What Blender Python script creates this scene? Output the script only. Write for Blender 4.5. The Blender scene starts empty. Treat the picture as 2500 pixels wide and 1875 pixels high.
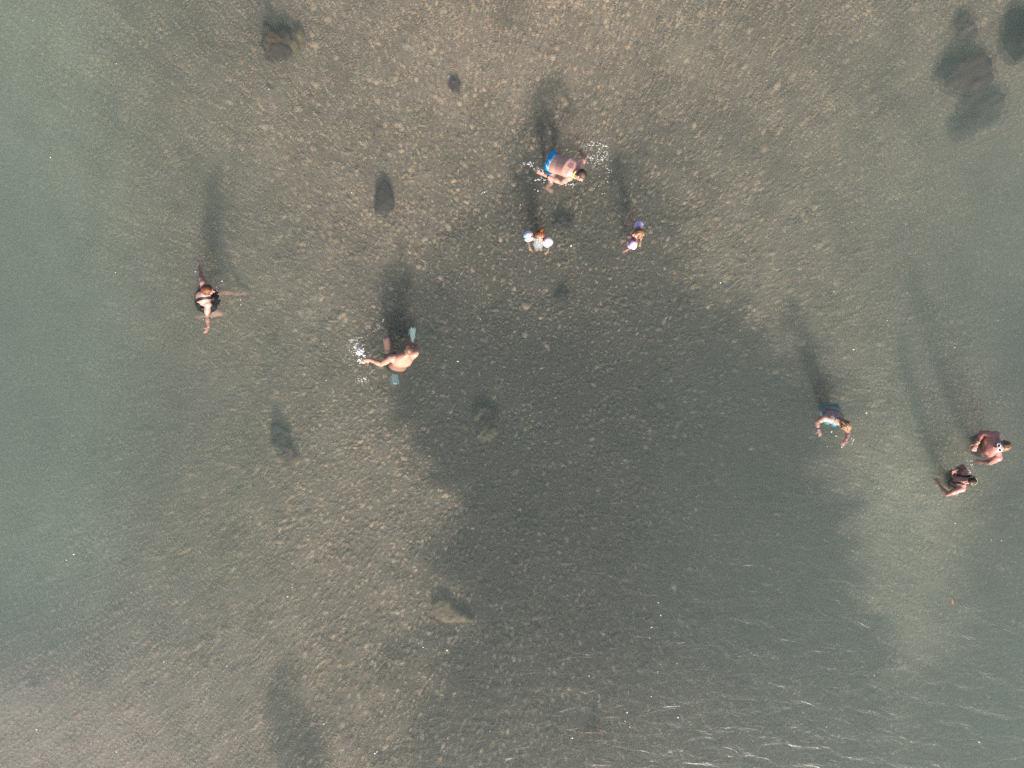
import bpy, math, random
import numpy as np
from mathutils import Vector, Matrix

random.seed(7)
rng = np.random.default_rng(11)
scene = bpy.context.scene
COL = scene.collection

# ------------------------------------------------------------------ camera
H = 13.7                      # drone height above the water
PXM = 130.0                   # photo pixels per metre on the water surface
cam_d = bpy.data.cameras.new("camera")
cam = bpy.data.objects.new("camera", cam_d)
COL.objects.link(cam)
cam.location = (0, 0, H)
cam_d.sensor_width = 36
cam_d.lens = 36 * H / (2500 / PXM)
cam_d.clip_end = 2000
scene.camera = cam

# ------------------------------------------------------------------ light
SUN_EL = math.radians(30)
SUN_AZ = Vector((0.16, -1.0))
SUN_AZ.normalize()
to_sun = Vector((SUN_AZ.x * math.cos(SUN_EL), SUN_AZ.y * math.cos(SUN_EL), math.sin(SUN_EL)))
world = bpy.data.worlds.new("World")
scene.world = world
world.use_nodes = True
wn = world.node_tree.nodes
bg = wn["Background"]
sky = wn.new("ShaderNodeTexSky")
sky.sky_type = 'NISHITA'
sky.sun_disc = False
sky.air_density = 0.7
sky.dust_density = 4.5
sky.ozone_density = 0.5
sky.sun_elevation = SUN_EL
sky.sun_rotation = math.atan2(to_sun.x, to_sun.y)
world.node_tree.links.new(sky.outputs[0], bg.inputs[0])
bg.inputs[1].default_value = 0.15
sun_d = bpy.data.lights.new("sun", 'SUN')
sun_d.energy = 4.5
sun_d.angle = math.radians(5.0)
sun_d.color = (1.0, 0.90, 0.82)
sun = bpy.data.objects.new("sun", sun_d)
COL.objects.link(sun)
sun.location = to_sun * 40
sun.rotation_euler = to_sun.to_track_quat('Z', 'Y').to_euler()
scene.view_settings.view_transform = 'Standard'
scene.view_settings.look = 'None'
scene.view_settings.exposure = 0.40
scene.view_settings.gamma = 1.0
scene.render.engine = 'CYCLES'
scene.cycles.use_denoising = False
scene.cycles.max_bounces = 5
scene.cycles.diffuse_bounces = 2
scene.cycles.glossy_bounces = 2
scene.cycles.sample_clamp_indirect = 0.5
scene.cycles.caustics_reflective = False
scene.cycles.caustics_refractive = False
scene.cycles.transparent_max_bounces = 12
scene.cycles.volume_bounces = 1
scene.cycles.use_light_tree = False


# ------------------------------------------------------------------ helpers
def W(px, py, z=0.0):
    """world point at height z that the lens sees at photo position px,py"""
    k = (H - z) / H / PXM
    return np.array([(px - 1250) * k, -(py - 937.5) * k, z])


def unit(v):
    v = np.asarray(v, float)
    return v / (np.linalg.norm(v) + 1e-12)


def link(name, me, mat=None, parent=None):
    o = bpy.data.objects.new(name, me)
    COL.objects.link(o)
    if mat is not None:
        me.materials.clear()
        me.materials.append(mat)
    if parent is not None:
        o.parent = parent
    return o


def tag(o, label=None, cat=None, group=None, kind=None):
    if label:
        o["label"] = label
    if cat:
        o["category"] = cat
    if group:
        o["group"] = group
    if kind:
        o["kind"] = kind
    return o


def mesh(name, v, f, smooth=True):
    me = bpy.data.meshes.new(name)
    me.from_pydata([tuple(map(float, p)) for p in v], [], [tuple(int(i) for i in q) for q in f])
    if smooth:
        me.polygons.foreach_set("use_smooth", [True] * len(me.polygons))
    me.update()
    return me


def color_attr(me, cols):
    a = me.color_attributes.new("Col", 'FLOAT_COLOR', 'POINT')
    c = np.ones((len(me.vertices), 4), np.float32)
    c[:, :3] = cols
    a.data.foreach_set("color", c.ravel())


K1 = rng.normal(size=(24, 3))
PH = rng.uniform(0, 6.28, 24)


def snoise(p, freq=1.0, seed=0, n=8):
    """smooth pseudo-noise about -1..1"""
    p = np.asarray(p, float)
    if p.shape[-1] == 2:
        p = np.concatenate([p, np.zeros(p.shape[:-1] + (1,))], -1)
    i = (np.arange(n) + seed * 5) % 24
    return np.sin(p @ (K1[i].T * freq) + PH[i] + seed).sum(-1) / (n ** .5) * .8


# ------------------------------------------------------------------ materials
def new_mat(name):
    m = bpy.data.materials.new(name)
    m.use_nodes = True
    return m, m.node_tree.nodes, m.node_tree.links, m.node_tree.nodes["Principled BSDF"]


def simple_mat(name, color, rough=0.5, var=0.15, scale=30.0, bump=0.0, spec=0.5, **kw):
    m, n, l, b = new_mat(name)
    tc = n.new("ShaderNodeTexCoord")
    t = n.new("ShaderNodeTexNoise")
    t.inputs["Scale"].default_value = scale
    t.inputs["Detail"].default_value = 4
    l.new(tc.outputs["Object"], t.inputs["Vector"])
    r = n.new("ShaderNodeMapRange")
    r.inputs["To Min"].default_value = 1 - var
    r.inputs["To Max"].default_value = 1 + var
    l.new(t.outputs["Fac"], r.inputs["Value"])
    mx = n.new("ShaderNodeVectorMath")
    mx.operation = 'SCALE'
    mx.inputs[0].default_value = color
    l.new(r.outputs[0], mx.inputs["Scale"])
    l.new(mx.outputs[0], b.inputs["Base Color"])
    b.inputs["Roughness"].default_value = rough
    b.inputs["Specular IOR Level"].default_value = spec
    if bump:
        bp = n.new("ShaderNodeBump")
        bp.inputs["Strength"].default_value = bump
        bp.inputs["Distance"].default_value = 0.01
        l.new(t.outputs["Fac"], bp.inputs["Height"])
        l.new(bp.outputs[0], b.inputs["Normal"])
    for k, v in kw.items():
        b.inputs[k].default_value = v
    return m


def attr_mat(name, rough=0.6, var=0.12, scale=40.0, bump=0.3, dist=0.01, **kw):
    """colour from the mesh's Col attribute times a fine procedural grain"""
    m, n, l, b = new_mat(name)
    a = n.new("ShaderNodeAttribute")
    a.attribute_name = "Col"
    tc = n.new("ShaderNodeTexCoord")
    t = n.new("ShaderNodeTexNoise")
    t.inputs["Scale"].default_value = scale
    t.inputs["Detail"].default_value = 5
    t.inputs["Roughness"].default_value = 0.65
    l.new(tc.outputs["Object"], t.inputs["Vector"])
    r = n.new("ShaderNodeMapRange")
    r.inputs["From Min"].default_value = 0.25
    r.inputs["From Max"].default_value = 0.75
    r.inputs["To Min"].default_value = 1 - var
    r.inputs["To Max"].default_value = 1 + var
    l.new(t.outputs["Fac"], r.inputs["Value"])
    mx = n.new("ShaderNodeVectorMath")
    mx.operation = 'SCALE'
    l.new(a.outputs["Color"], mx.inputs[0])
    l.new(r.outputs[0], mx.inputs["Scale"])
    l.new(mx.outputs[0], b.inputs["Base Color"])
    bp = n.new("ShaderNodeBump")
    bp.inputs["Strength"].default_value = bump
    bp.inputs["Distance"].default_value = dist
    l.new(t.outputs["Fac"], bp.inputs["Height"])
    l.new(bp.outputs[0], b.inputs["Normal"])
    b.inputs["Roughness"].default_value = rough
    for k, v in kw.items():
        b.inputs[k].default_value = v
    return m


def stone_mat():
    """single stones: object colour times grain and faint veins"""
    m, n, l, b = new_mat("stone")
    oi = n.new("ShaderNodeObjectInfo")
    tc = n.new("ShaderNodeTexCoord")
    t = n.new("ShaderNodeTexNoise")
    t.inputs["Scale"].default_value = 9
    t.inputs["Detail"].default_value = 6
    l.new(tc.outputs["Object"], t.inputs["Vector"])
    r = n.new("ShaderNodeMapRange")
    r.inputs["From Min"].default_value = 0.25
    r.inputs["From Max"].default_value = 0.75
    r.inputs["To Min"].default_value = 0.7
    r.inputs["To Max"].default_value = 1.25
    l.new(t.outputs["Fac"], r.inputs["Value"])
    mx = n.new("ShaderNodeVectorMath")
    mx.operation = 'SCALE'
    l.new(oi.outputs["Color"], mx.inputs[0])
    l.new(r.outputs[0], mx.inputs["Scale"])
    l.new(mx.outputs[0], b.inputs["Base Color"])
    b.inputs["Roughness"].default_value = 0.75
    bp = n.new("ShaderNodeBump")
    bp.inputs["Strength"].default_value = 0.4
    bp.inputs["Distance"].default_value = 0.01
    l.new(t.outputs["Fac"], bp.inputs["Height"])
    l.new(bp.outputs[0], b.inputs["Normal"])
    return m


M_PEB = attr_mat("pebble", rough=0.8, var=0.25, scale=28, bump=0.5)
M_STONE = stone_mat()
M_BED = attr_mat("gravel_bed", rough=0.9, var=0.5, scale=16, bump=0.9, dist=0.03)
M_ROCK = attr_mat("rock", rough=0.85, var=0.3, scale=9, bump=0.8, dist=0.03)


def skin_mat():
    m = attr_mat("skin", rough=0.42, var=0.07, scale=14, bump=0.15, dist=0.004)
    b = m.node_tree.nodes["Principled BSDF"]
    b.inputs["Subsurface Weight"].default_value = 0.12
    b.inputs["Subsurface Radius"].default_value = (1.0, 0.35, 0.2)
    b.inputs["Subsurface Scale"].default_value = 0.012
    b.inputs["Coat Weight"].default_value = 0.15
    b.inputs["Coat Roughness"].default_value = 0.2
    return m


M_SKIN = skin_mat()
M_CLOTH = attr_mat("swim_cloth", rough=0.55, var=0.12, scale=60, bump=0.2, dist=0.003)
M_HAIR = attr_mat("hair", rough=0.45, var=0.45, scale=70, bump=0.6, dist=0.006)
M_PLASTIC = attr_mat("inflated_vinyl", rough=0.25, var=0.05, scale=20, bump=0.1, dist=0.004)
M_FOAM = simple_mat("foam", (0.66, 0.68, 0.70), rough=0.35, var=0.05, scale=50)


def water_mat():
    m = bpy.data.materials.new("sea_water")
    m.use_nodes = True
    n, l = m.node_tree.nodes, m.node_tree.links
    n.clear()
    out = n.new("ShaderNodeOutputMaterial")
    tr = n.new("ShaderNodeBsdfTransparent")
    gl = n.new("ShaderNodeBsdfGlossy")
    gl.inputs["Roughness"].default_value = 0.30
    # Schlick reflectance, the same for light going in and coming out
    geo = n.new("ShaderNodeNewGeometry")
    dt = n.new("ShaderNodeVectorMath")
    dt.operation = 'DOT_PRODUCT'
    ab = n.new("ShaderNodeMath")
    ab.operation = 'ABSOLUTE'
    om = n.new("ShaderNodeMath")
    om.operation = 'SUBTRACT'
    om.use_clamp = True
    om.inputs[0].default_value = 1.0
    pw = n.new("ShaderNodeMath")
    pw.operation = 'POWER'
    pw.inputs[1].default_value = 5.0
    fr = n.new("ShaderNodeMath")
    fr.operation = 'MULTIPLY_ADD'
    fr.inputs[1].default_value = 0.98
    fr.inputs[2].default_value = 0.02
    l.new(geo.outputs["Incoming"], dt.inputs[0])
    l.new(dt.outputs["Value"], ab.inputs[0])
    l.new(ab.outputs[0], om.inputs[1])
    l.new(om.outputs[0], pw.inputs[0])
    l.new(pw.outputs[0], fr.inputs[0])
    mix = n.new("ShaderNodeMixShader")
    tc = n.new("ShaderNodeTexCoord")
    mp = n.new("ShaderNodeMapping")
    mp.inputs["Rotation"].default_value = (0, 0, math.radians(35))
    mp.inputs["Scale"].default_value = (1.0, 2.2, 1.0)
    l.new(tc.outputs["Object"], mp.inputs["Vector"])
    n1 = n.new("ShaderNodeTexNoise")
    n1.inputs["Scale"].default_value = 1.7
    n1.inputs["Detail"].default_value = 4
    n1.inputs["Distortion"].default_value = 0.8
    l.new(mp.outputs[0], n1.inputs["Vector"])
    n2 = n.new("ShaderNodeTexNoise")
    n2.inputs["Scale"].default_value = 7.0
    n2.inputs["Detail"].default_value = 3
    n2.inputs["Distortion"].default_value = 1.2
    l.new(tc.outputs["Object"], n2.inputs["Vector"])
    ad = n.new("ShaderNodeMath")
    ad.operation = 'MULTIPLY_ADD'
    ad.inputs[1].default_value = 0.10
    l.new(n2.outputs["Fac"], ad.inputs[0])
    l.new(n1.outputs["Fac"], ad.inputs[2])
    # a breeze ruffles one side of the bay, the rest lies calm
    sx = n.new("ShaderNodeVectorMath")
    sx.operation = 'DOT_PRODUCT'
    sx.inputs[1].default_value = (0.85, -0.53, 0)
    l.new(tc.outputs["Object"], sx.inputs[0])
    rg = n.new("ShaderNodeMapRange")
    rg.interpolation_type = 'SMOOTHSTEP'
    rg.inputs["From Min"].default_value = 4.2
    rg.inputs["From Max"].default_value = 11.0
    rg.inputs["To Min"].default_value = 0.03
    rg.inputs["To Max"].default_value = 0.056
    l.new(sx.outputs["Value"], rg.inputs["Value"])
    bp = n.new("ShaderNodeBump")
    bp.inputs["Strength"].default_value = 1.0
    l.new(rg.outputs[0], bp.inputs["Distance"])
    l.new(ad.outputs[0], bp.inputs["Height"])
    l.new(bp.outputs[0], gl.inputs["Normal"])
    l.new(bp.outputs[0], dt.inputs[1])
    l.new(fr.outputs[0], mix.inputs[0])
    # ripples bend part of what is seen below
    rf = n.new("ShaderNodeBsdfRefraction")
    rf.inputs["IOR"].default_value = 1.11
    rf.inputs["Roughness"].default_value = 0.0
    n3 = n.new("ShaderNodeTexNoise")
    n3.inputs["Scale"].default_value = 4.6
    n3.inputs["Detail"].default_value = 2.5
    n3.inputs["Distortion"].default_value = 1.0
    l.new(tc.outputs["Object"], n3.inputs["Vector"])
    bp2 = n.new("ShaderNodeBump")
    bp2.inputs["Strength"].default_value = 1.0
    bp2.inputs["Distance"].default_value = 0.055
    l.new(n3.outputs["Fac"], bp2.inputs["Height"])
    l.new(bp2.outputs[0], rf.inputs["Normal"])
    mix2 = n.new("ShaderNodeMixShader")
    mix2.inputs[0].default_value = 0.42
    l.new(tr.outputs[0], mix2.inputs[1])
    l.new(rf.outputs[0], mix2.inputs[2])
    l.new(mix2.outputs[0], mix.inputs[1])
    l.new(gl.outputs[0], mix.inputs[2])
    l.new(mix.outputs[0], out.inputs["Surface"])
    vol = n.new("ShaderNodeVolumePrincipled")
    vol.inputs["Color"].default_value = (0.72, 0.91, 0.83, 1)
    vol.inputs["Density"].default_value = 0.31
    vol.inputs["Anisotropy"].default_value = 0.25
    l.new(vol.outputs[0], out.inputs["Volume"])
    return m


M_WATER = water_mat()

# ------------------------------------------------------------------ seabed relief
DEPTH = np.array([
    (0, 0, 2.0), (350, 0, 1.2), (700, 0, .85), (1250, 0, .6), (1900, 0, .85), (2500, 0, .95),
    (-50, 450, 2.7), (350, 450, 1.4), (900, 450, .85), (1350, 430, .76), (1310, 580, .85), (1550, 580, .9), (1800, 450, 1.0),
    (2200, 450, 1.3), (2500, 480, 2.5),
    (-80, 850, 3.3), (200, 900, 2.3), (505, 740, 1.35), (960, 890, 1.0), (1400, 900, .88), (1800, 950, 1.15), (2030, 1020, 1.3),
    (2250, 1000, 1.35), (2400, 1100, 1.3), (2330, 1180, 1.3), (2360, 1080, 1.3), (2420, 1160, 1.35), (2620, 850, 3.0),
    (-50, 1250, 2.4), (350, 1300, 1.35), (900, 1300, .85), (1400, 1300, .75), (1900, 1350, 1.25), (2200, 1350, 2.0), (2600, 1400, 2.3),
    (0, 1875, 1.05), (450, 1800, .95), (900, 1875, .68), (1400, 1875, .75), (1900, 1875, 1.15), (2200, 1800, 1.6), (2500, 1875, 1.9)])


def to_px(x, y, z=-1.0):
    k = (H - z) / H / PXM
    return np.asarray(x) / k + 1250, -np.asarray(y) / k + 937.5


def bed(x, y):
    """height of the sea floor"""
    x = np.atleast_1d(np.asarray(x, float))
    y = np.atleast_1d(np.asarray(y, float))
    px, py = to_px(x, y)
    px = np.clip(px, -300, 2800)
    py = np.clip(py, -300, 2175)
    w = np.zeros((px.size, len(DEPTH)))
    for i, (a, b_, _) in enumerate(DEPTH):
        w[:, i] = np.exp(-((px.ravel() - a) ** 2 + (py.ravel() - b_) ** 2) / (2 * 200.0 ** 2)) + 1e-9
    d = (w @ DEPTH[:, 2]) / w.sum(1)
    d = d + .03 * snoise(np.stack([x.ravel(), y.ravel()], -1), 0.9, 1)
    return -d


def bed1(x, y):
    return float(bed(x, y)[0])


def poly_sdf(px, py, poly):
    """signed distance in photo pixels, positive inside"""
    P = np.array(poly, float)
    Q = np.roll(P, -1, 0)
    d2 = np.full(px.shape, 1e12)
    ins = np.zeros(px.shape, bool)
    for (ax, ay), (bx, by) in zip(P, Q):
        ex, ey = bx - ax, by - ay
        t = np.clip(((px - ax) * ex + (py - ay) * ey) / (ex * ex + ey * ey), 0, 1)
        d2 = np.minimum(d2, (px - ax - t * ex) ** 2 + (py - ay - t * ey) ** 2)
        c = ((ay > py) != (by > py)) & (px < ex * (py - ay) / (ey if abs(ey) > 1e-9 else 1e-9) + ax)
        ins ^= c
    return np.where(ins, 1, -1) * np.sqrt(d2)


def sstep(a, b, x):
    t = np.clip((x - a) / (b - a), 0, 1)
    return t * t * (3 - 2 * t)


DARK = [(1240, 480), (1255, 330), (1300, 230), (1380, 300), (1420, 420), (1500, 360), (1570, 340), (1650, 420), (1690, 560), (1740, 680), (1850, 780), (1960, 880), (2040, 960),
        (2060, 1100), (2090, 1300), (2150, 1450), (2250, 1700), (2320, 2200), (1000, 2200), (960, 1700), (1000, 1590),
        (1075, 1450), (1062, 1300), (1045, 1150), (1010, 1020), (960, 950), (900, 830), (900, 700), (1000, 640), (1150, 590)]
STRIP = [(660, 1600), (715, 1590), (735, 1700), (790, 1790), (820, 2000), (690, 2000), (680, 1750)]


DEEP_DIM = [(2380, 1330), (2460, 1180), (2520, 1000), (2560, 800), (2900, 700), (2900, 2300), (1900, 2300), (2150, 1850), (2330, 1600)]  # stones darkened here to stand in for the weak light of deep water


def bed_tint(x, y):
    """tint of the stones by place: dark weedy field, pale gravel, painted-in water haze and dim deep corner"""
    px, py = to_px(x, y)
    p2 = np.stack([np.asarray(x), np.asarray(y)], -1)
    wob = 34 * snoise(p2, 1.6, 2) + 26 * snoise(p2, 5.0, 3) + 14 * snoise(p2, 14.0, 1)
    dk = sstep(-95, 85, poly_sdf(px, py, DARK) + 1.3 * wob)
    stre = 0.68 + 0.32 * sstep(600, 950, py)
    stre = stre * (1 - 0.18 * sstep(1480, 1800, py))
    dk = dk * stre
    dk = np.maximum(dk, 0.85 * sstep(-130, 130, poly_sdf(px, py, DEEP_DIM) + wob))
    dk = np.maximum(dk, 0.75 * sstep(-25, 25, poly_sdf(px, py, STRIP) + wob * .6))
    warm = 0.5 + 0.5 * snoise(p2, 0.7, 4)
    pale = sstep(900, 0, px) * sstep(1250, 1850, py)
    base = np.stack([0.44 + 0 * px, 0.342 + 0 * px, 0.258 + 0 * px], -1)
    base = base * (1 + 0.12 * (warm - .5) + .13 * snoise(p2, 2.6, 1) + .10 * snoise(p2, 7.0, 2))[:, None]
    base = base * (1 + np.outer(pale, [1.0, 0.95, 1.3]))
    water_haze = np.maximum(sstep(420, 40, px) * sstep(1700, 1300, py), .7 * np.exp(-((px - 2230) / 130) ** 2 - ((py - 1200) / 330) ** 2))  # bright haze of the deeper water, put into the stone colour
    base = base * (1 + np.outer(water_haze, [0.6, 0.95, 0.95]))
    base = base * (1 + 0.30 * np.exp(-((px - 1200) / 500) ** 2 - ((py - 50) / 300) ** 2))[:, None]
    dark = np.array([0.20, 0.212, 0.232])
    return base * (1 - dk[:, None] * (1 - dark)), dk


def grid_axis(a, b, step, far):
    c = np.arange(a, b + 1e-6, step)
    o = np.array([1, 3, 8, 20, 60, far])
    return np.concatenate([a - o[::-1], c, b + o])


gx = grid_axis(-13.5, 13.5, 0.15, 190)
gy = grid_axis(-11, 11, 0.15, 190)
X, Y = np.meshgrid(gx, gy)
Zb = bed(X.ravel(), Y.ravel()) + 0.012 * snoise(np.stack([X.ravel(), Y.ravel()], -1), 9, 3)
V = np.stack([X.ravel(), Y.ravel(), Zb], -1)
nx, ny = len(gx), len(gy)
I = (np.arange(ny - 1)[:, None] * nx + np.arange(nx - 1)[None]).ravel()
F = np.stack([I, I + 1, I + nx + 1, I + nx], -1)
me = mesh("seabed", V, F)
tint, dk = bed_tint(X.ravel(), Y.ravel())
color_attr(me, tint * 0.62)
seabed = tag(link("seabed", me, M_BED), "stony sea floor of grey brown gravel seen through the water", "seabed", kind="structure")


# ------------------------------------------------------------------ pebbles
def dome(seed, seg=7, ang=False):
    """one low stone: a top point, two uneven rings, open underneath"""
    r = np.random.default_rng(seed)
    a = np.linspace(0, 2 * np.pi, seg, endpoint=False) + r.uniform(-.25, .25, seg)
    k = r.uniform(.72, 1.12, seg)
    e = r.uniform(.55, .95)
    k1 = .62 * k * r.uniform(.85, 1.1, seg)
    top = [[r.uniform(-.15, .15), r.uniform(-.15, .15), .5]]
    r1 = np.stack([np.cos(a) * k1, np.sin(a) * k1 * e, .40 + r.uniform(-.08, .06, seg)], -1)
    r2 = np.stack([np.cos(a) * k, np.sin(a) * k * e, np.full(seg, -.12)], -1)
    v = np.concatenate([top, r1, r2])
    f = []
    for i in range(seg):
        j = (i + 1) % seg
        f += [(0, 1 + i, 1 + j), (1 + i, 1 + seg + i, 1 + seg + j), (1 + i, 1 + seg + j, 1 + j)]
    return v, np.array(f)


PAL = np.array([  # stone kinds, relative to the tint of the place
    [1.0, 1.0, 1.0], [.82, .82, .84], [1.2, 1.17, 1.08], [.62, .62, .66], [1.08, .98, .86], [.92, .98, .96], [1.05, .94, .98],
    [1.75, 1.7, 1.58], [.74, .72, .66], [.5, .48, .5]])
PALW = np.array([.16, .13, .14, .12, .10, .08, .06, .09, .07, .05])


def scatter(n_tpl, pts, size, seg, zoff, pale_boost=0.0, name="pebbles", slim=(.6, 1.0), gain=1.0):
    tpl = [dome(100 + i, seg) for i in range(n_tpl)]
    nv, nf = len(tpl[0][0]), len(tpl[0][1])
    T = np.stack([t[0] for t in tpl])
    Fc = tpl[0][1]
    n = len(pts)
    which = rng.integers(0, n_tpl, n)
    rot = rng.uniform(0, 2 * np.pi, n)
    s = size[:, None]
    v = T[which] * 1.0
    stretch = rng.uniform(*slim, n)
    v[:, :, 1] *= stretch[:, None]
    v[:, :, 2] *= rng.uniform(.4, .85, n)[:, None]
    c, sn = np.cos(rot)[:, None], np.sin(rot)[:, None]
    x = (v[:, :, 0] * c - v[:, :, 1] * sn) * s
    y = (v[:, :, 0] * sn + v[:, :, 1] * c) * s
    tx, ty = rng.normal(0, .16, n)[:, None], rng.normal(0, .16, n)[:, None]
    z = v[:, :, 2] * s + tx * x + ty * y
    zb = bed(pts[:, 0], pts[:, 1]) + zoff
    vv = np.stack([x + pts[:, 0:1], y + pts[:, 1:2], z + zb[:, None]], -1).reshape(-1, 3).astype(np.float32)
    ff = (Fc[None] + (np.arange(n) * nv)[:, None, None]).reshape(-1, 3).astype(np.int32)
    me = bpy.data.meshes.new(name)
    me.vertices.add(len(vv))
    me.vertices.foreach_set("co", vv.ravel())
    me.loops.add(ff.size)
    me.loops.foreach_set("vertex_index", ff.ravel())
    me.polygons.add(len(ff))
    me.polygons.foreach_set("loop_start", np.arange(0, ff.size, 3, dtype=np.int32))
    me.polygons.foreach_set("use_smooth", np.ones(len(ff), bool))
    me.update()
    tint, dk = bed_tint(pts[:, 0], pts[:, 1])
    pal = PAL[rng.choice(len(PAL), n, p=PALW / PALW.sum())]
    col = tint * pal * (gain * rng.uniform(.85, 1.15, n))[:, None]
    # some stones of the weedy field and the dimmed corner are clean and pale
    pyy = to_px(pts[:, 0], pts[:, 1])[1]
    clean = (rng.random(n) < .12 + pale_boost + .22 * sstep(1350, 1600, pyy)) & (dk > .2)
    col[clean] *= rng.uniform(1.5, 2.6, clean.sum())[:, None]
    col = np.maximum(col / np.maximum(1, col.max(1) / .68)[:, None], .01)
    color_attr(me, np.repeat(col, nv, 0))
    return me


def jitter(step, hx=11.8, hy=9.1):
    ax = np.arange(-hx, hx, step)
    ay = np.arange(-hy, hy, step)
    a, b = np.meshgrid(ax, ay)
    p = np.stack([a.ravel(), b.ravel()], -1)
    return p + rng.uniform(-.5, .5, p.shape) * step


pts = jitter(0.073)
sz = np.clip(rng.lognormal(math.log(.037), .36, len(pts)), .018, .085)
o = link("pebbles", scatter(12, pts, sz, 7, 0.0), M_PEB, seabed)
o["kind"] = "stuff"
pts = jitter(0.085)
pts = pts[rng.random(len(pts)) < .7]
sz = np.clip(rng.lognormal(math.log(.026), .3, len(pts)), .012, .05)
o = link("caustic_flecks", scatter(8, pts, sz, 5, 0.022, .05, "caustic_flecks", (.28, .55), 1.65), M_PEB, seabed)  # slim bright chips added in place of caustic curls of light
o["kind"] = "stuff"

# the 300 largest single stones
stone_me = []
for i in range(8):
    v, f = dome(500 + i, 9)
    stone_me.append(mesh("stone", v, f))
    stone_me[-1].materials.append(M_STONE)
sp = np.stack([rng.uniform(-10.3, 10.3, 300), rng.uniform(-7.8, 7.8, 300)], -1)
st, sdk = bed_tint(sp[:, 0], sp[:, 1])
for i in range(300):
    o = bpy.data.objects.new("stone", stone_me[i % 8])
    COL.objects.link(o)
    o.parent = seabed
    r = random.uniform(.065, .115)
    o.location = (sp[i, 0], sp[i, 1], bed1(sp[i, 0], sp[i, 1]) + .01)
    o.scale = (r, r * random.uniform(.65, 1), r * random.uniform(.5, .9))
    o.rotation_euler = (random.gauss(0, .1), random.gauss(0, .1), random.uniform(0, 6.28))
    c = st[i] * PAL[rng.choice(len(PAL), p=PALW / PALW.sum())] * random.uniform(.85, 1.25)
    if sdk[i] > .3 and random.random() < .25:
        c = c * 1.6
    c = c / max(1.0, c.max() / .55)
    o.color = (*c, 1)


# ------------------------------------------------------------------ larger rocks
class Acc:
    def __init__(self):
        self.v, self.f, self.n = [], [], 0

    def add(self, v, f):
        self.v.append(np.asarray(v, float))
        self.f += [tuple(i + self.n for i in q) for q in f]
        self.n += len(v)

    def rings(self, R):
        k = len(R[0])
        v = np.concatenate(R + [[np.mean(R[0], 0)], [np.mean(R[-1], 0)]])
        f = []
        for a in range(len(R) - 1):
            for i in range(k):
                j = (i + 1) % k
                f.append((a * k + i, a * k + j, (a + 1) * k + j, (a + 1) * k + i))
        b, t = len(R) * k, len(R) * k + 1
        for i in range(k):
            j = (i + 1) % k
            f.append((b, j, i))
            f.append((t, (len(R) - 1) * k + i, (len(R) - 1) * k + j))
        self.add(v, f)

    def ell(self, c, ax, nu=16, nv=10):
        """ellipsoid, ax = three scaled axis vectors"""
        ax = np.asarray(ax, float)
        R = []
        for j in range(1, nv):
            th = math.pi * j / nv
            ph = np.linspace(0, 2 * np.pi, nu, endpoint=False)
            R.append(np.asarray(c) + math.sin(th) * (np.cos(ph)[:, None] * ax[0] + np.sin(ph)[:, None] * ax[1]) - math.cos(th) * ax[2])
        self.rings(R)

    def cap(self, a, b, ra, rb, nu=12):
        """tapered capsule"""
        a, b = np.asarray(a, float), np.asarray(b, float)
        d = unit(b - a)
        s = unit(np.cross(d, [0.31, 0.2, 0.93] if abs(d[2]) < .9 else [1, 0.1, 0]))
        t = np.cross(d, s)
        ph = np.linspace(0, 2 * np.pi, nu, endpoint=False)
        circ = np.cos(ph)[:, None] * s + np.sin(ph)[:, None] * t
        R = []
        for q in (-80, -45, -15):
            R.append(a + d * ra * math.sin(math.radians(q)) + circ * ra * math.cos(math.radians(q)))
        for q in (15, 45, 80):
            R.append(b + d * rb * math.sin(math.radians(q)) + circ * rb * math.cos(math.radians(q)))
        self.rings(R)


def remesh(acc, voxel, it=3):
    me = mesh("tmp", np.concatenate(acc.v), acc.f)
    o = bpy.data.objects.new("tmp", me)
    COL.objects.link(o)
    m = o.modifiers.new("r", 'REMESH')
    m.mode = 'VOXEL'
    m.voxel_size = voxel
    m = o.modifiers.new("s", 'SMOOTH')
    m.factor = .5
    m.iterations = it
    dg = bpy.context.evaluated_depsgraph_get()
    out = bpy.data.meshes.new_from_object(o.evaluated_get(dg))
    bpy.data.objects.remove(o)
    bpy.data.meshes.remove(me)
    n = len(out.vertices)
    v = np.empty(n * 3)
    out.vertices.foreach_get("co", v)
    nn = np.empty(n * 3)
    out.vertices.foreach_get("normal", nn)
    f = [tuple(p.vertices) for p in out.polygons]
    bpy.data.meshes.remove(out)
    return v.reshape(-1, 3), nn.reshape(-1, 3), f


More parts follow.
